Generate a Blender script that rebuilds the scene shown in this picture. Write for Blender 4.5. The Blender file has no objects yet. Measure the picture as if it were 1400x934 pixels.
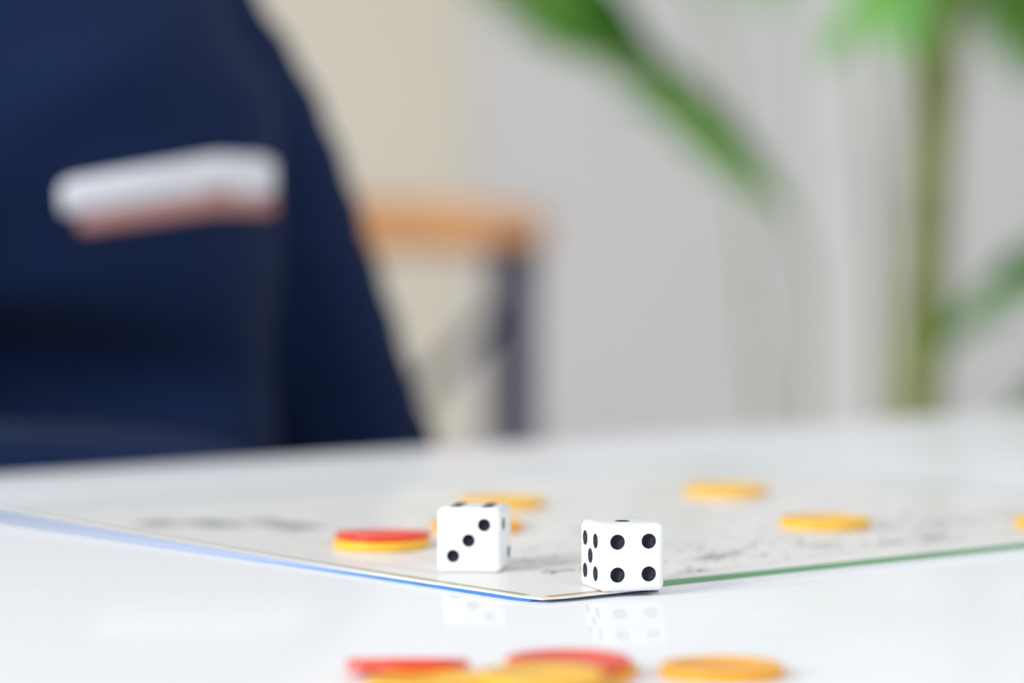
import bpy, bmesh, math, random
from mathutils import Vector, Matrix, noise
from mathutils.bvhtree import BVHTree

random.seed(7)
scene = bpy.context.scene
COL = scene.collection
T = 0.73                      # height of the table top above the floor

# ------------------------------------------------------------------ camera
cam_d = bpy.data.cameras.new('camera')
cam_d.sensor_fit = 'HORIZONTAL'; cam_d.sensor_width = 36.0
cam_d.lens = 4890 / 1400 * 36
cam_d.clip_start = 0.01
cam_d.dof.use_dof = True
cam_d.dof.focus_distance = 0.790
cam_d.dof.aperture_fstop = 6.2
cam = bpy.data.objects.new('camera', cam_d); COL.objects.link(cam)
cam.location = (0, 0, T + 0.1008)
cam.rotation_euler = (math.radians(90 - 3.206), 0, 0)
scene.camera = cam

# ------------------------------------------------------------------ light
world = bpy.data.worlds.new('world'); scene.world = world
world.use_nodes = True
bg = world.node_tree.nodes['Background']
bg.inputs['Color'].default_value = (0.955, 0.975, 1.0, 1)
bg.inputs['Strength'].default_value = 0.80

def area(name, loc, target, size, energy, color):
    l = bpy.data.lights.new(name, 'AREA'); l.shape = 'SQUARE'; l.size = size
    l.energy = energy; l.color = color
    o = bpy.data.objects.new(name, l); COL.objects.link(o)
    o.location = loc
    o.rotation_euler = (Vector(target) - Vector(loc)).to_track_quat('-Z', 'Y').to_euler()
    return o
# daylight from the room's window side, behind and to the left of the camera, at the distance of the wall there
area('window_left_offscreen', (-3.0, -1.7, T + 1.5), (0.0, 1.0, T), 1.8, 150, (0.95, 0.975, 1.0))

scene.view_settings.view_transform = 'Standard'
scene.view_settings.look = 'None'
scene.view_settings.exposure = 0.10
scene.view_settings.gamma = 1.0
scene.view_settings.use_curve_mapping = False

# ------------------------------------------------------------------ materials
def mat(name, color, rough=0.5, spec=0.5, noise_scale=None, noise_amt=0.0, bump=0.0, sss=0.0,
        sss_r=0.004, trans=0.0, coat=0.0, stretch=None, sheen=0.0):
    m = bpy.data.materials.new(name); m.use_nodes = True
    nt = m.node_tree; b = nt.nodes['Principled BSDF']
    b.inputs['Base Color'].default_value = (*color, 1)
    b.inputs['Roughness'].default_value = rough
    b.inputs['Specular IOR Level'].default_value = spec
    b.inputs['Coat Weight'].default_value = coat
    b.inputs['Coat Roughness'].default_value = 0.05
    b.inputs['Sheen Weight'].default_value = sheen
    if sss:
        b.inputs['Subsurface Weight'].default_value = sss
        b.inputs['Subsurface Radius'].default_value = (1.0, 0.8, 0.6)
        b.inputs['Subsurface Scale'].default_value = sss_r
    b.inputs['Transmission Weight'].default_value = trans
    if noise_scale:
        tc = nt.nodes.new('ShaderNodeTexCoord')
        mp = nt.nodes.new('ShaderNodeMapping')
        if stretch: mp.inputs['Scale'].default_value = stretch
        nz = nt.nodes.new('ShaderNodeTexNoise'); nz.inputs['Scale'].default_value = noise_scale
        nz.inputs['Detail'].default_value = 5
        nt.links.new(tc.outputs['Object'], mp.inputs['Vector'])
        nt.links.new(mp.outputs['Vector'], nz.inputs['Vector'])
        rp = nt.nodes.new('ShaderNodeValToRGB')
        lo = [max(0, c * (1 - noise_amt)) for c in color]; hi = [min(1, c * (1 + noise_amt)) for c in color]
        rp.color_ramp.elements[0].position = 0.3; rp.color_ramp.elements[0].color = (*lo, 1)
        rp.color_ramp.elements[1].position = 0.7; rp.color_ramp.elements[1].color = (*hi, 1)
        nt.links.new(nz.outputs['Fac'], rp.inputs['Fac'])
        nt.links.new(rp.outputs['Color'], b.inputs['Base Color'])
        if bump:
            bp = nt.nodes.new('ShaderNodeBump'); bp.inputs['Strength'].default_value = bump
            bp.inputs['Distance'].default_value = 0.001
            nt.links.new(nz.outputs['Fac'], bp.inputs['Height'])
            nt.links.new(bp.outputs['Normal'], b.inputs['Normal'])
    return m

def lacquer(name, color, gloss, rough, noise_scale, noise_amt, stretch, rotz=0.0):
    """matt paint or paper under a thin clear film: weak fresnel gloss over a diffuse base"""
    m = bpy.data.materials.new(name); m.use_nodes = True
    nt = m.node_tree; nt.nodes.clear()
    out = nt.nodes.new('ShaderNodeOutputMaterial')
    dif = nt.nodes.new('ShaderNodeBsdfDiffuse'); gl = nt.nodes.new('ShaderNodeBsdfGlossy')
    gl.inputs['Roughness'].default_value = rough
    fr = nt.nodes.new('ShaderNodeFresnel'); fr.inputs['IOR'].default_value = 1.45
    mu = nt.nodes.new('ShaderNodeMath'); mu.operation = 'MULTIPLY'; mu.inputs[1].default_value = gloss
    mx = nt.nodes.new('ShaderNodeMixShader')
    tc = nt.nodes.new('ShaderNodeTexCoord'); mp = nt.nodes.new('ShaderNodeMapping')
    mp.inputs['Scale'].default_value = stretch; mp.inputs['Rotation'].default_value = (0, 0, rotz)
    nz = nt.nodes.new('ShaderNodeTexNoise'); nz.inputs['Scale'].default_value = noise_scale
    nz.inputs['Detail'].default_value = 6
    rp = nt.nodes.new('ShaderNodeValToRGB')
    rp.color_ramp.elements[0].position = 0.3; rp.color_ramp.elements[0].color = (*[c * (1 - noise_amt) for c in color], 1)
    rp.color_ramp.elements[1].position = 0.65; rp.color_ramp.elements[1].color = (*color, 1)
    L = nt.links.new
    L(tc.outputs['Object'], mp.inputs['Vector']); L(mp.outputs['Vector'], nz.inputs['Vector'])
    L(nz.outputs['Fac'], rp.inputs['Fac']); L(rp.outputs['Color'], dif.inputs['Color'])
    L(fr.outputs['Fac'], mu.inputs[0]); L(mu.outputs[0], mx.inputs['Fac'])
    L(dif.outputs[0], mx.inputs[1]); L(gl.outputs[0], mx.inputs[2]); L(mx.outputs[0], out.inputs['Surface'])
    return m

M = {
    'table': lacquer('white_lacquer', (0.86, 0.87, 0.885), 0.36, 0.08, 30, 0.03, (1, 14, 1)),
    'board': lacquer('printed_board_paper', (0.84, 0.825, 0.80), 0.36, 0.06, 60, 0.05, (1, 6, 1)),
    'board_far': lacquer('pale_green_border_print', (0.70, 0.77, 0.78), 0.36, 0.06, 60, 0.03, (1, 1, 1)),
    'board_core': mat('board_core', (0.86, 0.88, 0.92), 0.7, noise_scale=300, noise_amt=0.03),
    'board_back': mat('blue_backing', (0.045, 0.19, 0.50), 0.5, noise_scale=200, noise_amt=0.1),
    'green_print': mat('green_print', (0.075, 0.32, 0.13), 0.35, 0.3, noise_scale=120, noise_amt=0.08),
    'orange_print': mat('orange_print', (0.55, 0.30, 0.14), 0.35, 0.3, noise_scale=120, noise_amt=0.08),
    'brown_print': mat('olive_print', (0.38, 0.38, 0.22), 0.35, 0.3, noise_scale=120, noise_amt=0.08),
    'grey_print': mat('grey_print', (0.40, 0.41, 0.40), 0.5, 0.3, noise_scale=200, noise_amt=0.15),
    'pale_print': mat('pale_grey_print', (0.62, 0.63, 0.60), 0.5, 0.3, noise_scale=200, noise_amt=0.1),
    'black_print': mat('dark_grey_print', (0.06, 0.065, 0.07), 0.5, 0.3, noise_scale=200, noise_amt=0.15),
    'teal_print': mat('dark_green_print', (0.02, 0.12, 0.065), 0.5, 0.3, noise_scale=200, noise_amt=0.15),
    'die': mat('white_die_plastic', (0.90, 0.915, 0.94), 0.22, 0.45, noise_scale=200, noise_amt=0.01, sss=0.15, sss_r=0.002),
    'pip': mat('black_pip_paint', (0.0025, 0.0035, 0.018), 0.24, 0.4, noise_scale=2500, noise_amt=0.6, bump=0.5),
    'red_chip': mat('red_chip_plastic', (0.86, 0.07, 0.035), 0.3, 0.4, noise_scale=90, noise_amt=0.05, sss=0.5),
    'yellow_chip': mat('yellow_chip_plastic', (0.95, 0.50, 0.035), 0.3, 0.4, noise_scale=90, noise_amt=0.05, sss=0.5),
    'orange_chip': mat('orange_chip_plastic', (0.94, 0.40, 0.028), 0.3, 0.4, noise_scale=90, noise_amt=0.05, sss=0.5),
    'wood': mat('warm_wood', (0.56, 0.27, 0.10), 0.45, 0.3, noise_scale=14, noise_amt=0.25, bump=0.1, stretch=(1, 12, 12)),
    'iron': mat('dark_metal', (0.010, 0.013, 0.045), 0.6, 0.2, noise_scale=60, noise_amt=0.2),
    'grey_wall': mat('grey_wall_paint', (0.585, 0.585, 0.592), 0.9, 0.2, noise_scale=3, noise_amt=0.03, bump=0.1),
    'cream_wall': mat('cream_wall_paint', (0.66, 0.62, 0.535), 0.9, 0.2, noise_scale=3, noise_amt=0.03, bump=0.1),
    'white_trim': mat('white_trim_paint', (0.68, 0.67, 0.69), 0.6, 0.3, noise_scale=8, noise_amt=0.02),
    'floor': mat('light_wood_floor', (0.50, 0.42, 0.34), 0.5, 0.3, noise_scale=6, noise_amt=0.15, stretch=(1, 10, 1)),
    'navy': mat('navy_cloth', (0.005, 0.0160, 0.060), 0.85, 0.12, noise_scale=700, noise_amt=0.12, bump=0.3, sheen=0.03),
    'jeans': mat('dark_denim', (0.03, 0.04, 0.07), 0.9, 0.1, noise_scale=600, noise_amt=0.2, bump=0.3),
    'white_cloth': mat('white_tape', (0.80, 0.80, 0.86), 0.8, 0.2, noise_scale=900, noise_amt=0.05),
    'pink_cloth': mat('dusty_pink_tape', (0.50, 0.25, 0.23), 0.8, 0.2, noise_scale=900, noise_amt=0.05),
    'skin': mat('skin', (0.62, 0.38, 0.28), 0.5, 0.4, noise_scale=150, noise_amt=0.06, sss=0.15),
    'hair': mat('brown_hair', (0.05, 0.028, 0.015), 0.5, 0.4, noise_scale=120, noise_amt=0.3, bump=0.4, stretch=(1, 1, 0.1)),
    'eye': mat('eye_dark', (0.02, 0.015, 0.01), 0.15, 0.5, noise_scale=300, noise_amt=0.2),
    'shoe': mat('shoe_rubber', (0.25, 0.25, 0.26), 0.6, 0.3, noise_scale=100, noise_amt=0.1),
    'leaf': mat('palm_leaf', (0.15, 0.46, 0.07), 0.45, 0.4, noise_scale=30, noise_amt=0.2, stretch=(1, 6, 6)),
    'stem': mat('palm_stem', (0.20, 0.23, 0.055), 0.5, 0.3, noise_scale=25, noise_amt=0.3, stretch=(1, 1, 4)),
    'pot': mat('white_glazed_pot', (0.75, 0.74, 0.72), 0.3, 0.5, noise_scale=20, noise_amt=0.03),
    'soil': mat('soil', (0.06, 0.04, 0.025), 0.95, 0.1, noise_scale=80, noise_amt=0.5, bump=0.8),
}

# ------------------------------------------------------------------ helpers
def link(name, me, m, parent=None, smooth=True):
    o = bpy.data.objects.new(name, me); COL.objects.link(o)
    if m is not None:
        me.materials.clear(); me.materials.append(M[m])
    if smooth:
        for p in me.polygons: p.use_smooth = True
    if parent: o.parent = parent
    return o
def obj(name, bm, m, parent=None, smooth=True):
    me = bpy.data.meshes.new(name); bm.normal_update(); bm.to_mesh(me); bm.free()
    return link(name, me, m, parent, smooth)
def tag(o, label, cat, group=None, kind=None):
    if label: o['label'] = label
    if cat: o['category'] = cat
    if group: o['group'] = group
    if kind: o['kind'] = kind
    return o
def empty(name, loc, rz=0.0):
    o = bpy.data.objects.new(name, None); COL.objects.link(o)
    o.location = loc; o.rotation_euler = (0, 0, rz); o.empty_display_size = 0.02
    return o
def box(bm, cx, cy, cz, sx, sy, sz, bev=0.0, seg=2, mtx=None):
    r = bmesh.ops.create_cube(bm, size=1.0)
    vs = r['verts']
    bmesh.ops.scale(bm, vec=(sx, sy, sz), verts=vs)
    if bev:
        es = list({e for v in vs for e in v.link_edges})
        rb = bmesh.ops.bevel(bm, geom=es, offset=bev, segments=seg, profile=0.5, affect='EDGES')
        vs = list({v for v in rb['verts']} | {v for v in vs if v.is_valid})
    bmesh.ops.translate(bm, vec=(cx, cy, cz), verts=vs)
    if mtx: bmesh.ops.transform(bm, matrix=mtx, verts=vs)
    return vs
def flat_shade(o, ang=40):
    o.data.set_sharp_from_angle(angle=math.radians(ang))
    return o
def tube(bm, pts, radii, seg=10, cap=True):
    pts = [Vector(p) for p in pts]; rings = []
    if isinstance(radii, (int, float)): radii = [radii] * len(pts)
    up = Vector((0, 0, 1))
    for i, p in enumerate(pts):
        d = (pts[min(i + 1, len(pts) - 1)] - pts[max(i - 1, 0)]).normalized()
        if i == 0:
            a = d.cross(up)
            if a.length < 0.1: a = d.cross(Vector((0, 1, 0)))
        else: a = a - d * a.dot(d)       # carry the frame along without twist
        a = a.normalized(); b = a.cross(d)
        rings.append([bm.verts.new(p + radii[i] * (math.cos(t) * a + math.sin(t) * b))
                      for t in [2 * math.pi * k / seg for k in range(seg)]])
    for r0, r1 in zip(rings, rings[1:]):
        for k in range(seg):
            bm.faces.new((r0[k], r0[(k + 1) % seg], r1[(k + 1) % seg], r1[k]))
    if cap:
        bm.faces.new(rings[0][::-1]); bm.faces.new(rings[-1])
    bmesh.ops.recalc_face_normals(bm, faces=bm.faces[:])
def lathe(bm, prof, seg=40):
    rings = []
    for r, z in prof:
        if r < 1e-7: rings.append([bm.verts.new((0, 0, z))])
        else: rings.append([bm.verts.new((r * math.cos(2 * math.pi * k / seg), r * math.sin(2 * math.pi * k / seg), z)) for k in range(seg)])
    for r0, r1 in zip(rings, rings[1:]):
        for k in range(seg):
            k2 = (k + 1) % seg
            if len(r0) == 1 and len(r1) == 1: continue
            if len(r0) == 1: bm.faces.new((r0[0], r1[k2], r1[k]))
            elif len(r1) == 1: bm.faces.new((r0[k], r0[k2], r1[0]))
            else: bm.faces.new((r0[k], r0[k2], r1[k2], r1[k]))
    bmesh.ops.recalc_face_normals(bm, faces=bm.faces[:])
def spline(pts, n):
    pts = [Vector(p) for p in pts]; out = []
    P = [2 * pts[0] - pts[1]] + pts + [2 * pts[-1] - pts[-2]]
    m = len(pts) - 1
    for k in range(n + 1):
        t = k / n * m; i = min(int(t), m - 1); t -= i
        a, b, c, d = P[i], P[i + 1], P[i + 2], P[i + 3]
        out.append(0.5 * ((2 * b) + (c - a) * t + (2 * a - 5 * b + 4 * c - d) * t * t + (3 * b - a - 3 * c + d) * t ** 3))
    return out
def evaluated(o):
    dg = bpy.context.evaluated_depsgraph_get()
    return bpy.data.meshes.new_from_object(o.evaluated_get(dg))

# ------------------------------------------------------------------ setting
def struct(o): o['kind'] = 'structure'; return o
bm = bmesh.new(); box(bm, 0, 1.2, -0.05, 6.4, 7.2, 0.1)
struct(obj('floor', bm, 'floor', smooth=False))
bm = bmesh.new(); box(bm, 1.58, 4.05, 1.3, 3.24, 0.1, 2.6)
struct(obj('wall_back', bm, 'grey_wall', smooth=False))
# cream wall meets the grey one behind the chair and runs a little towards the room
a0, a1 = Vector((-0.04, 4.02)), Vector((-3.0, 3.55))
mid = (a0 + a1) / 2; ang = math.atan2(a1.y - a0.y, a1.x - a0.x)
bm = bmesh.new(); box(bm, 0, 0.05, 1.3, (a1 - a0).length, 0.1, 2.6)
o = struct(obj('wall_left', bm, 'cream_wall', smooth=False)); o.location = (mid.x, mid.y, 0); o.rotation_euler = (0, 0, ang + math.pi)
bm = bmesh.new(); box(bm, 0.385, 3.985, 1.3, 0.095, 0.04, 2.6, 0.006)
struct(obj('trim_1', bm, 'white_trim', smooth=False))
bm = bmesh.new(); box(bm, 1.6, 3.992, 0.05, 3.2, 0.018, 0.1, 0.004)
struct(obj('baseboard_back', bm, 'white_trim', smooth=False))

# ------------------------------------------------------------------ table
EA = 0.645
tb = empty('dining_table', (0.02, 1.213, 0), EA)      # origin on the far edge, local -y towards the camera
tag(tb, 'glossy white table with the dice, game board and chips on it', 'table')
def rounded_slab(x0, x1, y0, y1, z0, z1, r, bev, seg=8):
    bm = bmesh.new(); ring = []
    for cx, cy, s in ((x1 - r, y1 - r, 0), (x0 + r, y1 - r, 1), (x0 + r, y0 + r, 2), (x1 - r, y0 + r, 3)):
        for k in range(seg + 1):
            t = math.pi / 2 * (s + k / seg); ring.append((cx + r * math.cos(t), cy + r * math.sin(t)))
    f = bm.faces.new([bm.verts.new((x, y, z0)) for x, y in ring])
    ex = bmesh.ops.extrude_face_region(bm, geom=[f])
    bmesh.ops.translate(bm, vec=(0, 0, z1 - z0), verts=[v for v in ex['geom'] if isinstance(v, bmesh.types.BMVert)])
    bmesh.ops.recalc_face_normals(bm, faces=bm.faces[:])
    if bev:
        es = [e for e in bm.edges if abs(e.verts[0].co.z - e.verts[1].co.z) < 1e-7]
        bmesh.ops.bevel(bm, geom=es, offset=bev, segments=3, profile=0.5, affect='EDGES')
    return bm
flat_shade(obj('table_top', rounded_slab(-0.70, 0.72, -0.95, 0, T - 0.024, T, 0.03, 0.003), 'table', tb), 30)
bm = bmesh.new()
for (cx, cy, sx, sy) in ((0.01, -0.07, 1.24, 0.02), (0.01, -0.88, 1.24, 0.02), (-0.62, -0.475, 0.02, 0.80), (0.64, -0.475, 0.02, 0.80)):
    box(bm, cx, cy, T - 0.053, sx, sy, 0.058)
obj('apron', bm, 'table', tb, False)
for lx in (-0.62, 0.64):
    for ly in (-0.07, -0.88):
        bm = bmesh.new(); box(bm, lx, ly, (T - 0.024) / 2, 0.05, 0.05, T - 0.024, 0.004)
        obj('leg', bm, 'table', tb, False)

# ------------------------------------------------------------------ game board
BA, BW, BL = 0.6856, 0.2389, 0.2695     # yaw, left near edge length (local y), right near edge length (local x)
BX, BY = 0.0065, 0.7742
TH = 0.0012
def lift(x, y):                          # the board curls up a little towards its left corner
    t = max(0.0, (y - 0.10) / (BW - 0.10)); s = max(0.0, 1 - x / 0.16)
    return 0.0013 * t * t * s
brd = empty('game_board', (BX, BY, T), BA)
tag(brd, 'thin cream printed game board with green border lying on the white table', 'game board')
def board_xy(wx, wy):
    c, s = math.cos(BA), math.sin(BA); dx, dy = wx - BX, wy - BY
    return c * dx + s * dy, -s * dx + c * dy
def board_z(wx, wy): return T + TH + lift(*board_xy(wx, wy))
def sheet(z0, z1, x0=0.0, x1=BL, y0=0.0, y1=BW, rc=0.004, nx=36, ny=36):
    bm = bmesh.new(); g = {}
    for k, z in enumerate((z0, z1)):
        for i in range(nx + 1):
            for j in range(ny + 1):
                x = x0 + (x1 - x0) * i / nx; y = y0 + (y1 - y0) * j / ny
                if rc:                   # rounded corners
                    for cx, cy in ((x0 + rc, y0 + rc), (x1 - rc, y0 + rc), (x0 + rc, y1 - rc), (x1 - rc, y1 - rc)):
                        if (x - cx) * (cx - (x0 + x1) / 2) > 0 and (y - cy) * (cy - (y0 + y1) / 2) > 0:
                            d = math.hypot(x - cx, y - cy)
                            if d > rc: x, y = cx + (x - cx) * rc / d, cy + (y - cy) * rc / d
                g[k, i, j] = bm.verts.new((x, y, z + lift(x, y)))
    for i in range(nx):
        for j in range(ny):
            bm.faces.new((g[0, i, j], g[0, i, j + 1], g[0, i + 1, j + 1], g[0, i + 1, j]))
            bm.faces.new((g[1, i, j], g[1, i + 1, j], g[1, i + 1, j + 1], g[1, i, j + 1]))
    for i in range(nx):
        bm.faces.new((g[0, i, 0], g[0, i + 1, 0], g[1, i + 1, 0], g[1, i, 0]))
        bm.faces.new((g[0, i, ny], g[1, i, ny], g[1, i + 1, ny], g[0, i + 1, ny]))
    for j in range(ny):
        bm.faces.new((g[0, 0, j], g[1, 0, j], g[1, 0, j + 1], g[0, 0, j + 1]))
        bm.faces.new((g[0, nx, j], g[0, nx, j + 1], g[1, nx, j + 1], g[1, nx, j]))
    return bm
tag(obj('backing', sheet(0.0, 0.00082, y0=0.0040), 'board_back', brd, False), 'blue backing of the board', None)
obj('core', sheet(0.0, 0.00082, x0=0.034, y1=0.0039, rc=0, nx=30, ny=2), 'board_core', brd, False)
obj('core', sheet(0.00082, 0.00098), 'board_core', brd, False)
obj('printed_sheet', sheet(0.00098, TH), 'board', brd, False)
P0, P1 = TH - 0.00001, TH + 0.00003
tag(obj('border_strip', sheet(P0, P1, 0.022, BL - 0.002, 0.0004, 0.0082, 0, 30, 2), 'green_print', brd, False), 'green printed border', None)
tag(obj('border_strip', sheet(P0, P1, 0.004, 0.022, 0.0015, 0.0040, 0, 4, 2), 'orange_print', brd, False), 'orange printed border', None)
tag(obj('border_strip', sheet(P0, P1, 0.0012, 0.0034, 0.008, BW - 0.004, 0, 2, 30), 'brown_print', brd, False), 'olive printed border', None)
tag(obj('border_strip', sheet(P0, P1, 0.004, BL - 0.004, BW - 0.020, BW - 0.003, 0, 30, 4), 'board_far', brd, False), 'pale green printed border', None)
tag(obj('border_strip', sheet(P0, P1, BL - 0.020, BL - 0.003, 0.010, BW - 0.0205, 0, 4, 30), 'board_far', brd, False), 'pale green printed border', None)
# printed writing far out of focus: rows of small strokes
def strokes(clusters, seed):
    rnd = random.Random(seed); bm = bmesh.new()
    for cx, cy, rx, ry, n in clusters:
        for k in range(n):
            x = cx + rnd.uniform(-rx, rx); y = cy + round(rnd.uniform(-ry, ry) / 0.0022) * 0.0022
            w, h = rnd.uniform(0.0006, 0.0022), rnd.uniform(0.0004, 0.0012)
            z = P1 + lift(x, y)
            q = [bm.verts.new((x + a * w, y + b * h, z)) for a, b in ((-.5, -.5), (.5, -.5), (.5, .5), (-.5, .5))]
            bm.faces.new(q)
    return bm
black = [(.0438, .1526, .0050, .006, 420), (.0441, .1661, .005, .004, 70)]
dark = [ (.0803, .0344, .0045, .0025, 40), (.0893, .0369, .005, .003, 34),
        (.1204, .0379, .007, .004, 40), (.1539, .0315, .007, .005, 40), (.0603, .0186, .004, .002, 26), (.137, .030, .006, .003, 18),
        (.0357, .0370, .005, .002, 26), (.060, .036, .008, .0015, 24), (.105, .045, .02, .004, 40), (.165, .05, .02, .01, 60), (.19, .06, .02, .012, 50)]
tag(obj('printed_text', strokes(dark, 3), 'grey_print', brd, False), 'grey printed lettering', None, kind='stuff')
tag(obj('printed_text', strokes(black, 6), 'black_print', brd, False), 'dark grey printed lettering', None, kind='stuff')
green = [(.0196, .1792, .0045, .005, 420), (.0302, .1704, .0048, .008, 620)]
tag(obj('printed_text', strokes(green, 4), 'teal_print', brd, False), 'dark green printed lettering', None, kind='stuff')
pale = [(.05 + .022 * i + random.uniform(-.006, .006), .03 + .024 * j, .009, .007, 34) for i in range(9) for j in range(7)]
tag(obj('printed_text', strokes(pale, 5), 'pale_print', brd, False), 'pale grey printed lettering', None, kind='stuff')
for (p, q, w) in (((.05, .014), (.13, .024), .0007), ((.13, .024), (.26, .022), .0007), ((.03, .05), (.045, .026), .0007),
                  ((.012, .05), (.012, .21), .0008), ((.03, .062), (.25, .062), .0009), ((.03, .062), (.03, .21), .0009)):
    p, q = Vector(p), Vector(q); d = (q - p).normalized(); nrm = Vector((-d.y, d.x)) * w / 2
    bm = bmesh.new(); n = 16; prev = None
    for k in range(n + 1):
        c = p.lerp(q, k / n); z = P1 + 0.00001 + lift(c.x, c.y)
        cur = (bm.verts.new((*(c - nrm), z)), bm.verts.new((*(c + nrm), z)))
        if prev: bm.faces.new((prev[0], cur[0], cur[1], prev[1]))
        prev = cur
    obj('printed_line', bm, 'pale_print', brd, False)

# ------------------------------------------------------------------ dice
A = 0.0150; SP = 0.00365
PAT = {1: [(0, 0)], 2: [(-1, 1), (1, -1)], 3: [(-1, -1), (0, 0), (1, 1)], 4: [(-1, -1), (-1, 1), (1, -1), (1, 1)],
       5: [(-1, -1), (-1, 1), (0, 0), (1, -1), (1, 1)], 6: [(-1, -1), (-1, 0), (-1, 1), (1, -1), (1, 0), (1, 1)]}
FACE = {'front': ((0, -1, 0), (1, 0, 0), (0, 0, 1)), 'back': ((0, 1, 0), (-1, 0, 0), (0, 0, 1)),
        'right': ((1, 0, 0), (0, 1, 0), (0, 0, 1)), 'left': ((-1, 0, 0), (0, -1, 0), (0, 0, 1)),
        'top': ((0, 0, 1), (1, 0, 0), (0, 1, 0)), 'bottom': ((0, 0, -1), (1, 0, 0), (0, -1, 0))}
def make_die(loc, rz, faces, pr, depth, conical, label):
    root = empty('die', loc, rz)
    tag(root, label, 'die', 'white dice at the corner of the board')
    bm = bmesh.new(); box(bm, 0, 0, A / 2, A, A, A, 0.0015, 5)
    tmp = obj('die_blank', bm, 'die')
    cut = bmesh.new(); spots = []
    for fn, num in faces.items():
        n, u, v = [Vector(t) for t in FACE[fn]]
        for a, b in PAT[num]:
            spots.append((Vector((0, 0, A / 2)) + n * A / 2 + u * a * SP + v * b * SP, Matrix((u, v, n)).transposed().to_4x4()))
    prof = []
    for k in range(9):
        t = k / 8
        prof.append((pr * t, -depth * ((1 - t) ** 1.0 if conical else (1 - t * t))))
    for p, mtx in spots:
        c = bmesh.new(); lathe(c, [(0, -depth)] + prof[1:] + [(pr * 1.02, 0.0006), (0, 0.0006)], 28)
        c.transform(Matrix.Translation(p) @ mtx)
        me = bpy.data.meshes.new('t'); c.to_mesh(me); c.free(); cut.from_mesh(me); bpy.data.meshes.remove(me)
    cutter = obj('die_cutter', cut, None)
    md = tmp.modifiers.new('cut', 'BOOLEAN'); md.object = cutter; md.operation = 'DIFFERENCE'; md.solver = 'EXACT'
    me = evaluated(tmp)
    bpy.data.objects.remove(tmp); bpy.data.objects.remove(cutter)
    body = link('body', me, 'die', root); flat_shade(body, 25)
    pb = bmesh.new(); lathe(pb, [(r, z + 0.00003) for r, z in prof], 28)
    pme = bpy.data.meshes.new('pip'); bmesh.ops.recalc_face_normals(pb, faces=pb.faces[:])
    pb.normal_update()
    if pb.faces[:][0].normal.z < 0: bmesh.ops.reverse_faces(pb, faces=pb.faces[:])
    pb.to_mesh(pme); pb.free()
    for p, mtx in spots:
        o = link('pip', pme, 'pip', root); o.matrix_local = Matrix.Translation(p) @ mtx
    return root
make_die((0.0246, 0.7945, T + TH), math.radians(17), {'front': 4, 'left': 5, 'top': 1, 'right': 2, 'back': 3, 'bottom': 6},
         0.00168, 0.0009, True, 'white die showing four black pips with one on top, overhanging the board edge')
make_die((-0.0088, 0.8295, T + TH), math.radians(-9.5), {'front': 3, 'right': 2, 'top': 6, 'left': 5, 'back': 4, 'bottom': 1},
         0.0015, 0.0010, False, 'white die showing three black pips in a diagonal, standing fully on the board')

# ------------------------------------------------------------------ chips
CR, CT = 0.0118, 0.0023
def chip_mesh(CT):
    bm = bmesh.new(); b = 0.0005
    prof = [(0, 0), (CR - b, 0), (CR - 0.3 * b, 0.3 * b), (CR, b), (CR, CT - b), (CR - 0.3 * b, CT - 0.3 * b), (CR - b, CT),
            (CR * 0.84, CT), (CR * 0.81, CT - 0.0003), (0, CT - 0.0003)]
    lathe(bm, prof, 48)
    return bm
chips = {}
def chip(color, loc, label, rot=(0, 0, 0)):
    if color not in chips:
        o = obj('game_chip', chip_mesh(0.0016 if color == 'red' else CT), color + '_chip'); flat_shade(o, 50); chips[color] = o.data
    else:
        o = bpy.data.objects.new('game_chip', chips[color]); COL.objects.link(o)
    o.location = loc; o.rotation_euler = rot
    return tag(o, label, 'game chip', 'round plastic chips on the board and table')
def on_board(x, y): return (x, y, board_z(x, y) - 0.00005)
chip('yellow', on_board(0.0602, 1.0065), 'yellow chip lying alone on the board near its far corner')
chip('yellow', on_board(0.0810, 0.9225), 'yellow chip on the board between the far-corner chip and the green-border chip')
chip('yellow', on_board(0.1420, 0.9225), 'yellow chip lying on the board closest to its green border')
chip('yellow', on_board(-0.0030, 0.9720), 'yellow chip on the board farthest behind the die showing three')
chip('orange', on_board(-0.0090, 0.9130), 'orange chip mostly hidden behind the die showing three')
x, y, z = on_board(-0.0322, 0.8745)
chip('yellow', (x, y, z), 'yellow chip under the red chip on the board')
chip('red', (x + 0.0004, y + 0.0030, z + CT - 0.00045), 'red chip lying on a yellow chip on the board', (math.radians(-2.4), 0, 0))
# the heap in front of the dice
chip('yellow', (-0.0150, 0.6520, T), 'yellow chip on the bare table under a slanting red chip')
chip('red', (-0.0197, 0.6715, T + 0.00135), 'red chip slanting off a yellow chip onto the bare table', (math.radians(-6.3), 0, 0))
chip('orange', (0.0094, 0.6470, T), 'orange chip on the bare table under the topmost yellow chip of the heap')
chip('yellow', (0.0052, 0.6455, T + CT - 0.0001), 'topmost yellow chip of the heap, lying on an orange chip')
chip('orange', (0.0120, 0.6715, T), 'orange chip on the bare table under the flat red chip of the heap')
chip('red', (0.0106, 0.6692, T + CT - 0.0001), 'red chip lying flat on an orange chip in the heap')
chip('orange', (0.0396, 0.6705, T), 'lone orange chip lying flat on the bare table beside the heap')

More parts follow.
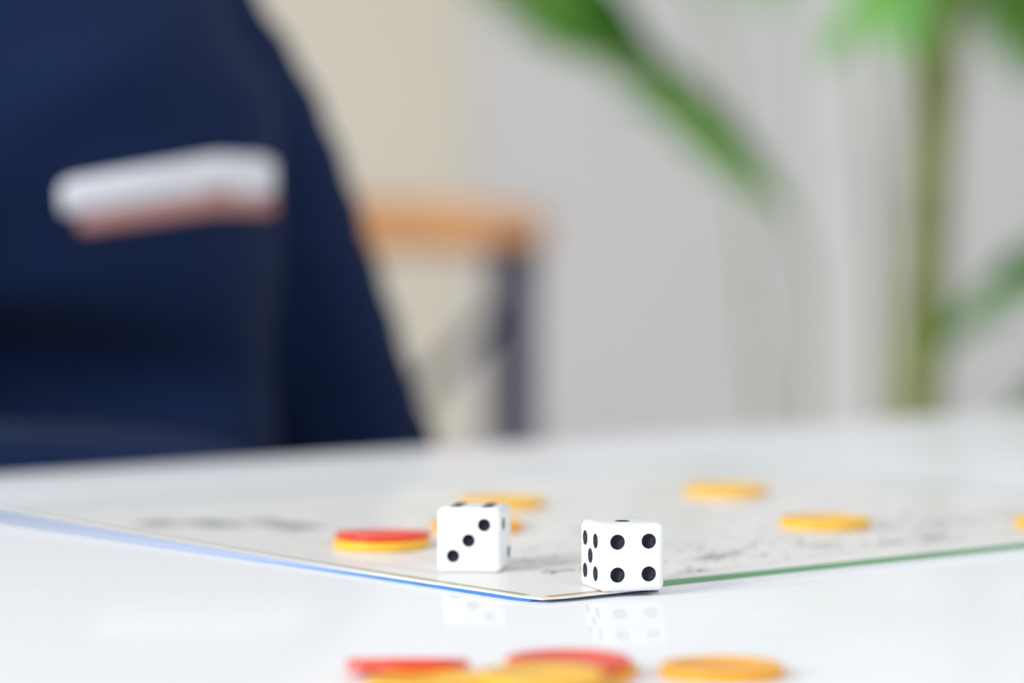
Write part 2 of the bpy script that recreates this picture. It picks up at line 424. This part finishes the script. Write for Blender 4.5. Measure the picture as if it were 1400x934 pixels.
# ------------------------------------------------------------------ person
PO = Vector((-0.215, 1.235, 0)); PU = Vector((math.cos(0.50), math.sin(0.50), 0)); PN = Vector((-math.sin(0.50), math.cos(0.50), 0))
def pp(u, n, z): return PO + PU * u + PN * n + Vector((0, 0, T + z))
def blob(bm, c, r, rot=None):
    g = bmesh.ops.create_icosphere(bm, subdivisions=3, radius=1.0)
    mtx = Matrix.Translation(c) @ (rot or Matrix()) @ Matrix.Diagonal((*r, 1))
    bmesh.ops.transform(bm, matrix=mtx, verts=g['verts'])
def limb(bm, pts, radii, step=0.5):
    for (p, r), (q, s) in zip(zip(pts, radii), zip(pts[1:], radii[1:])):
        p, q = Vector(p), Vector(q); n = max(2, int((q - p).length / (step * min(r, s))))
        for k in range(n + 1):
            t = k / n; rr = r + (s - r) * t
            g = bmesh.ops.create_icosphere(bm, subdivisions=2, radius=rr)
            bmesh.ops.translate(bm, vec=p.lerp(q, t), verts=g['verts'])
ROT = Matrix.Rotation(0.50, 4, 'Z')
def remesh(bm, name, vox, smooth_n, m, parent=None):
    me = bpy.data.meshes.new('t'); bm.to_mesh(me); bm.free()
    t = bpy.data.objects.new('t', me); COL.objects.link(t)
    md = t.modifiers.new('r', 'REMESH'); md.mode = 'VOXEL'; md.voxel_size = vox
    if smooth_n:
        sm = t.modifiers.new('s', 'SMOOTH'); sm.iterations = smooth_n; sm.factor = 0.5
    out = evaluated(t); bpy.data.objects.remove(t)
    out.name = name
    return link(name, out, m, parent)

EL = Vector((-0.052, 1.368, T - 0.066)); SHO = Vector((-0.150, 1.325, T + 0.182))     # left arm
def mirror(p):                                # to the person's other side
    d = p - PO; u = d.dot(PU); n = d.dot(PN); return PO + PU * (-u) + PN * n + Vector((0, 0, d.z))
WR = pp(.035, -.15, -.125)
ER = pp(-.165, -.056, .020); WR2 = pp(.064, -.110, -.033)      # the right forearm crosses in front of the belly
bm = bmesh.new()
blob(bm, pp(0, .01, .395), (.074, .088, .105), ROT)                       # head
blob(bm, pp(0, -.035, .345), (.05, .05, .05), ROT)                        # jaw
blob(bm, pp(0, -.082, .385), (.010, .015, .016), ROT)                     # nose
for s in (-1, 1): blob(bm, pp(.075 * s, .015, .388), (.010, .018, .028), ROT)
limb(bm, [pp(0, .02, .22), pp(0, .012, .33)], [.045, .042])
for (a, b, c) in ((.165, .060, .045), (.10, .095, .05), (0, .10, .045), (-.12, .10, .045), (-.2, .11, .06)): blob(bm, pp(0, .035, a), (b, c, .09), ROT)
for S, E2, W2 in ((SHO, EL, WR), (mirror(SHO), ER, WR2)):
    limb(bm, [S, E2, W2], [.034, .029, .021])
    side = 1 if S is SHO else -1
    fwd = (-PU * side * 0.75 + Vector((0, 0, -.65))).normalized()
    palm = W2 + fwd * 0.035
    limb(bm, [W2, palm, palm + fwd * .02], [.020, .022, .019])
    for k, ln in enumerate((.042, .050, .047, .038)):
        off = Vector((0, 0, 1)) * (0.018 - 0.012 * k)
        b0 = palm + fwd * .018 + off; b1 = b0 + fwd * ln * .55; b2 = b1 + fwd * ln * .3 + PN * ln * .35
        limb(bm, [b0, b1, b2], [.0075, .007, .006], 0.6)
    th = palm + Vector((0, 0, .018)) - PN * 0.008
    limb(bm, [th - fwd * .01, th + Vector((0, 0, .012)) + fwd * .018, th + Vector((0, 0, .012)) + fwd * .036], [.009, .008, .007], 0.6)
for s in (-1, 1):
    hip, knee, ank = pp(.075 * s, .02, -.205), pp(.085 * s, -.32, -.21), pp(.085 * s, -.28, -.655)
    limb(bm, [hip, knee, ank], [.066, .048, .034])
    limb(bm, [ank + Vector((0, 0, -.03)), ank - PN * .12 + Vector((0, 0, -.042))], [.032, .026])
person = remesh(bm, 'person', 0.006, 3, 'skin')
tag(person, 'person in a navy jacket with white and pink chest trim sitting behind the table', 'person')

# jacket: boxy body, sleeves that come from the sloping shoulders and fold at the elbow
bm = bmesh.new()
rings = []
for z, hw, hd, nn, ex in ((-.235, .118, .080, .02, 2.6), (-.20, .126, .088, .02, 2.8), (-.10, .128, .086, .016, 3.0), (-.03, .128, .082, .014, 3.0), (.010, .128, .078, .014, 3.0), (.030, .128, .078, .014, 3.0),
                          (.055, .129, .084, .010, 3.0), (.09, .129, .087, .008, 3.0), (.12, .126, .085, .008, 2.8), (.150, .114, .080, .010, 2.6), (.180, .097, .073, .012, 2.4), (.205, .080, .066, .014, 2.2), (.232, .058, .056, .016, 2.0)):
    row = []
    for k in range(56):
        t = 2 * math.pi * k / 56; c, d = math.cos(t), math.sin(t)
        row.append(bm.verts.new(pp((hw + (.014 if z < .14 else .010 if z < .19 else 0)) * math.copysign(abs(c) ** (2 / ex), c), nn + hd * math.copysign(abs(d) ** (2 / ex), d), z)))
    rings.append(row)
for r0, r1 in zip(rings, rings[1:]):
    for k in range(56): bm.faces.new((r0[k], r0[(k + 1) % 56], r1[(k + 1) % 56], r1[k]))
bm.faces.new(rings[0][::-1]); bm.faces.new(rings[-1])
limb(bm, [pp(0, .02, .235), pp(0, .015, .262)], [.062, .060])
for mm in (lambda p: p, mirror):
    limb(bm, [mm(pp(.03, .02, .190)), mm(SHO)], [.045, .046])
limb(bm, [SHO, SHO.lerp(EL, .5) + Vector((.004, 0, 0)), EL], [.046, .044, .042])
limb(bm, [EL, pp(.10, -.07, -.11), WR], [.042, .038, .030])
limb(bm, [mirror(SHO), mirror(SHO).lerp(ER, .5), ER], [.046, .046, .045])
limb(bm, [ER, ER.lerp(WR2, .5) + Vector((0, 0, .006)), WR2], [.046, .043, .037])
jacket = remesh(bm, 'jacket', 0.005, 4, 'navy')
def folds(me):
    src = [(v.co.copy(), v.normal.copy()) for v in me.vertices]; new = []
    for p, nrm in src:
        d = p - PO; u = d.dot(PU); z = p.z - T
        q = Vector((u * 9 + z * 5, d.dot(PN) * 9, z * 14 - u * 6))
        n_ = d.dot(PN); front = 1 if n_ < -.02 else 0
        a = noise.noise(q) * 0.007 + noise.noise(q * 2.3) * 0.0022
        # deep crease above the forearm, sagging to the right, and a drag line from the armpit
        a -= 0.027 * front * math.exp(-((z - 0.024 + 0.08 * u) / 0.014) ** 2) * math.exp(-((u - .0) / .10) ** 4) * (1 if n_ > -.085 else .3)
        a += 0.005 * front * math.exp(-((z - 0.125 - 0.5 * (u - .05)) / 0.016) ** 2) * math.exp(-((u - .06) / .06) ** 2)
        a -= 0.004 * front * math.exp(-((z - 0.150 - 0.7 * (u - .0)) / 0.012) ** 2) * math.exp(-((u - .02) / .06) ** 2)
        new.extend(p + nrm * a)
    me.vertices.foreach_set('co', new)
folds(jacket.data); jacket.data.update()
jacket.parent = person
tag(jacket, 'navy blue jacket', None)
# pocket trim on the wearer's left chest, laid on the jacket front
bv = BVHTree.FromPolygons([v.co.copy() for v in jacket.data.vertices], [tuple(p.vertices) for p in jacket.data.polygons])
def trim(name, xs, ztop, zbot, thick, m):
    bm = bmesh.new(); rows = []
    n = len(xs) - 1; K = 6
    for i, x in enumerate(xs):
        row = []
        for k in range(K + 1):
            t = k / K; zt, zb = ztop(x), zbot(x)
            e = 0.72 if i in (0, n) else 0.93 if i in (1, n - 1) else 1.0   # rounded ends
            z = (zt + zb) / 2 + (zt - zb) * (0.5 - t) * e
            hit = bv.ray_cast(Vector((x, 0.9, T + z)), Vector((0, 1, 0)))
            yy = hit[0].y if hit[0] else 1.2
            if rows: yy = min(yy, rows[-1][k][1] + 0.0035)     # the tape bridges the seam at the side
            bulge = thick * (0.35 + 0.65 * math.sin(math.pi * t) ** .6)
            row.append((x, yy, T + z, bulge))
        rows.append(row)
    fv = [[bm.verts.new((x, y - b, z)) for x, y, z, b in r] for r in rows]
    bk = [[bm.verts.new((x, y + 0.002, z)) for x, y, z, b in r] for r in rows]
    for i in range(n):
        for k in range(K):
            bm.faces.new((fv[i][k], fv[i][k + 1], fv[i + 1][k + 1], fv[i + 1][k]))
            bm.faces.new((bk[i][k], bk[i + 1][k], bk[i + 1][k + 1], bk[i][k + 1]))
        bm.faces.new((fv[i][0], fv[i + 1][0], bk[i + 1][0], bk[i][0])); bm.faces.new((fv[i][K], bk[i][K], bk[i + 1][K], fv[i + 1][K]))
    for i in (0, n):
        for k in range(K): bm.faces.new((fv[i][k], fv[i][k + 1], bk[i][k + 1], bk[i][k]))
    bmesh.ops.recalc_face_normals(bm, faces=bm.faces[:])
    return obj(name, bm, m, person)
X0, X1, XK = -0.1490, -0.0830, -0.1010
def zt(x): t = (x - X0) / (XK - X0); return 0.0878 + (0.0085 * t if x < XK else 0.0085 - 0.0012 * (x - XK) / (X1 - XK))
def zm(x): t = (x - X0) / (XK - X0); return 0.0752 + (0.0076 * t if x < XK else 0.0076 - 0.0022 * (x - XK) / (X1 - XK)) + (0.0016 if abs(x - XK) < .003 else 0)
def zb(x): t = (x - X0) / (XK - X0); return 0.0690 + (0.0070 * t if x < XK else 0.0070 - 0.0010 * (x - XK) / (X1 - XK))
xs = [X0 + (X1 - X0) * i / 30 for i in range(31)]
tag(trim('pocket_trim', xs, zt, zm, 0.0035, 'white_cloth'), 'white pocket trim', None)
xs2 = [X0 + 0.005 + (X1 - X0 - 0.005) * i / 30 for i in range(31)]
tag(trim('pocket_edge', xs2, lambda x: zm(x) + .0004, zb, 0.0022, 'pink_cloth'), 'dusty pink pocket edge', None)
# trousers, shoes, hair, eyes
bm = bmesh.new()
blob(bm, pp(0, .02, -.19), (.135, .10, .085), ROT)
for s in (-1, 1):
    limb(bm, [pp(.075 * s, .02, -.203), pp(.085 * s, -.32, -.208), pp(.085 * s, -.28, -.64)], [.076, .058, .046])
tr = remesh(bm, 'trousers', 0.007, 4, 'jeans', person)
for s in (-1, 1):
    bm = bmesh.new(); ank = pp(.085 * s, -.28, -.655)
    limb(bm, [ank + Vector((0, 0, -.03)), ank - PN * .12 + Vector((0, 0, -.038))], [.044, .036])
    for v in bm.verts: v.co.z = max(v.co.z, 0.0)
    remesh(bm, 'shoe', 0.005, 2, 'shoe', person)
bm = bmesh.new()
blob(bm, pp(0, .028, .425), (.083, .090, .092), ROT); blob(bm, pp(0, .055, .37), (.075, .060, .085), ROT)
remesh(bm, 'hair', 0.006, 2, 'hair', person)
for s in (-1, 1):
    bm = bmesh.new(); blob(bm, pp(.03 * s, -.070, .400), (.010, .006, .006), ROT); obj('eye', bm, 'eye', person)
bm = bmesh.new(); blob(bm, pp(0, -.080, .345), (.020, .006, .005), ROT); obj('mouth', bm, 'pink_cloth', person)

# stool that carries the person
st = empty('stool', PO + PN * 0.03, 0.5)
tag(st, 'low wooden stool with dark legs under the person in the navy jacket', 'stool')
SH = T - 0.2775
bm = bmesh.new(); lathe(bm, [(0, SH - .03), (.155, SH - .03), (.165, SH - .02), (.165, SH - .008), (.155, SH), (0, SH)], 40)
flat_shade(obj('seat', bm, 'wood', st))
for k in range(4):
    t = math.pi / 4 + k * math.pi / 2; c, s = math.cos(t), math.sin(t)
    bm = bmesh.new(); tube(bm, [(c * .17, s * .17, 0), (c * .115, s * .115, SH - .025)], .013, 12); obj('leg', bm, 'iron', st)

# ------------------------------------------------------------------ chair in the background
CHY = 2.45
ch = empty('dining_chair', (-0.160, CHY, 0), math.radians(-4))
tag(ch, 'dining chair with orange-brown wooden top rail and dark metal cross back', 'chair')
ZR = T + 0.038                 # rail centre
bm = bmesh.new(); n = 20; rows = []
for i in range(n + 1):
    t = i / n * 2 - 1; x = .182 * t; y = 0.028 * (1 - t * t); h = .0205 - .004 * t * t; d = .011
    cz = ZR + 0.006 * (1 - t * t)
    rows.append([bm.verts.new((x, y + d * math.cos(a), cz + h * math.sin(a) * (1 if abs(math.sin(a)) < .9 else .97))) for a in [2 * math.pi * k / 14 for k in range(14)]])
for r0, r1 in zip(rows, rows[1:]):
    for k in range(14): bm.faces.new((r0[k], r0[(k + 1) % 14], r1[(k + 1) % 14], r1[k]))
bm.faces.new(rows[0][::-1]); bm.faces.new(rows[-1]); bmesh.ops.recalc_face_normals(bm, faces=bm.faces[:])
tag(obj('top_rail', bm, 'wood', ch), 'orange-brown wooden top rail', None)
for s in (-1, 1):
    bm = bmesh.new(); tube(bm, [(s * .165, .05, 0.0), (s * .163, .015, .30), (s * .161, -.002, .45), (s * .161, .002, ZR - .005)], .0155, 14)
    obj('back_post', bm, 'iron', ch)
    bm = bmesh.new(); tube(bm, [(s * .16, -.395, 0), (s * .155, -.37, .44)], .0125, 12); obj('leg', bm, 'iron', ch)
    bm = bmesh.new()
    tube(bm, spline([(s * .155, .003, ZR - .050), (s * .07, .018, ZR - .135), (0, .024, ZR - .185), (-s * .075, .018, ZR - .235), (-s * .155, .0, ZR - .30)], 16), .0055, 10)
    obj('cross_brace', bm, 'iron', ch)
tag(obj('seat', (lambda b: b)(rounded_slab(-.19, .19, -.40, .0, .44, .462, .04, .005)), 'wood', ch), 'wooden seat', None)
for s in (-1, 1):
    bm = bmesh.new(); tube(bm, [(s * .158, -.382, .2), (s * .163, .027, .2)], .008, 8); obj('stretcher', bm, 'iron', ch)

# ------------------------------------------------------------------ potted palm
PX, PY = 0.235, 2.2
palm = empty('potted_palm', (PX, PY, 0))
tag(palm, 'tall green potted palm with feathery fronds standing by the grey wall', 'potted plant')
bm = bmesh.new(); lathe(bm, [(0, 0), (.10, 0), (.115, .02), (.145, .24), (.15, .26), (.138, .262), (.132, .235), (0, .235)], 40)
flat_shade(obj('pot', bm, 'pot', palm), 50)
bm = bmesh.new(); lathe(bm, [(0, .252), (.06, .25), (.128, .243), (.128, .232), (0, .232)], 32)
obj('soil', bm, 'soil', palm)
def w2l(p): return (p[0] - PX, p[1] - PY, T + p[2])
bm = bmesh.new()
pts = spline([w2l(p) for p in ((.238, 2.2, -.49), (.245, 2.2, -.25), (.2505, 2.2, -.066), (.256, 2.2, .06), (.2635, 2.2, .186), (.268, 2.2, .30), (.270, 2.2, .38))], 30)
tube(bm, pts, [0.0155 * (1 + 0.10 * (i % 6 == 0)) * (1 - 0.2 * i / 30) for i in range(31)], 12)
obj('trunk', bm, 'stem', palm)
def leaflet_mesh(L, W):
    bm = bmesh.new(); n = 6; rows = []
    for i in range(n + 1):
        t = i / n; w = W * (math.sin(math.pi * (0.08 + 0.92 * t) ** 0.7) * 0.95 + 0.05) * (1 if i < n else .2)
        z = -0.35 * L * t * t * 0.6
        rows.append((bm.verts.new((L * t, -w / 2, z + w * .18)), bm.verts.new((L * t, 0, z)), bm.verts.new((L * t, w / 2, z + w * .18))))
    for a, b in zip(rows, rows[1:]):
        bm.faces.new((a[0], b[0], b[1], a[1])); bm.faces.new((a[1], b[1], b[2], a[2]))
    me = bpy.data.meshes.new('leaflet'); bm.normal_update(); bm.to_mesh(me); bm.free()
    for p in me.polygons: p.use_smooth = True
    return me
LM = {}
def frond(pts, r0, n_leaf, t0, L, W, angle, m, droop=0.25, jitter=.15):
    c = spline([w2l(p) for p in pts], 40)
    bm = bmesh.new(); tube(bm, c, [r0 * (1 - .75 * i / 40) for i in range(41)], 8)
    fr = obj('frond', bm, 'stem', palm)
    key = (L, W, m)
    if key not in LM:
        LM[key] = leaflet_mesh(L, W); LM[key].materials.append(M[m])
    for i in range(n_leaf):
        t = t0 + (0.99 - t0) * i / (n_leaf - 1); k = min(39, int(t * 40)); p = c[k].lerp(c[k + 1], t * 40 - k)
        d = (c[k + 1] - c[k]).normalized()
        side = d.cross(Vector((0, 0, 1)));  side = side.normalized() if side.length > 1e-3 else Vector((0, 1, 0))
        sc = (0.55 + 0.9 * math.sin(math.pi * (0.12 + 0.80 * (t - t0) / (1 - t0)))) * random.uniform(.85, 1.1)
        for s in (-1, 1):
            a = angle + random.uniform(-jitter, jitter)
            x = (d * math.cos(a) + side * s * math.sin(a) + Vector((0, 0, -droop * random.uniform(.5, 1.3)))).normalized()
            z = side.cross(d); y = z.cross(x).normalized(); z = x.cross(y)
            o = bpy.data.objects.new('leaflet', LM[key]); COL.objects.link(o); o.parent = fr
            o.matrix_local = Matrix.Translation(p) @ Matrix((x, y, z)).transposed().to_4x4() @ Matrix.Scale(sc * .8, 4)
# the frond that rises from the pot and arches to the left
frond([(.215, 2.2, -.49), (.186, 2.19, -.20), (.182, 2.185, -.06), (.181, 2.18, .025), (.153, 2.17, .075), (.117, 2.155, .118), (.076, 2.14, .155), (.043, 2.12, .19), (.005, 2.10, .222)],
      .0035, 52, .445, .090, .022, .46, 'leaf', .12)
# crown of the trunk
frond([(.268, 2.2, .24), (.250, 2.19, .285), (.215, 2.17, .30), (.165, 2.15, .27), (.13, 2.13, .22)], .0045, 18, .2, .10, .011, .8, 'leaf', .7)
frond([(.268, 2.2, .26), (.29, 2.22, .31), (.33, 2.24, .32), (.38, 2.27, .28), (.41, 2.3, .22)], .0045, 18, .2, .10, .011, .8, 'leaf', .7)
frond([(.268, 2.2, .20), (.25, 2.17, .215), (.225, 2.12, .205), (.205, 2.07, .175)], .004, 12, .15, .075, .010, .6, 'leaf', .4)
frond([(.268, 2.2, .19), (.285, 2.23, .215), (.315, 2.27, .21), (.345, 2.3, .17)], .004, 12, .2, .075, .010, .6, 'leaf', .4)
# fronds to the right
frond([(.254, 2.2, -.06), (.268, 2.19, -.015), (.292, 2.18, .015), (.325, 2.16, .045), (.37, 2.14, .06)], .0025, 18, .15, .085, .014, .75, 'leaf', .25)
frond([(.250, 2.21, -.25), (.280, 2.21, -.13), (.305, 2.2, -.075), (.33, 2.19, -.045), (.37, 2.18, -.035)], .003, 18, .40, .08, .016, .6, 'leaf', .2)
frond([(.225, 2.23, -.49), (.175, 2.45, -.10), (.155, 2.52, .12), (.115, 2.56, .24), (.06, 2.60, .275), (.0, 2.64, .26)], .0030, 15, .60, .11, .007, .9, 'leaf', .5)
frond([(.225, 2.23, -.49), (.24, 2.33, -.10), (.23, 2.36, .15), (.20, 2.40, .32), (.13, 2.44, .42)], .005, 20, .70, .10, .011, .7, 'leaf', .3)
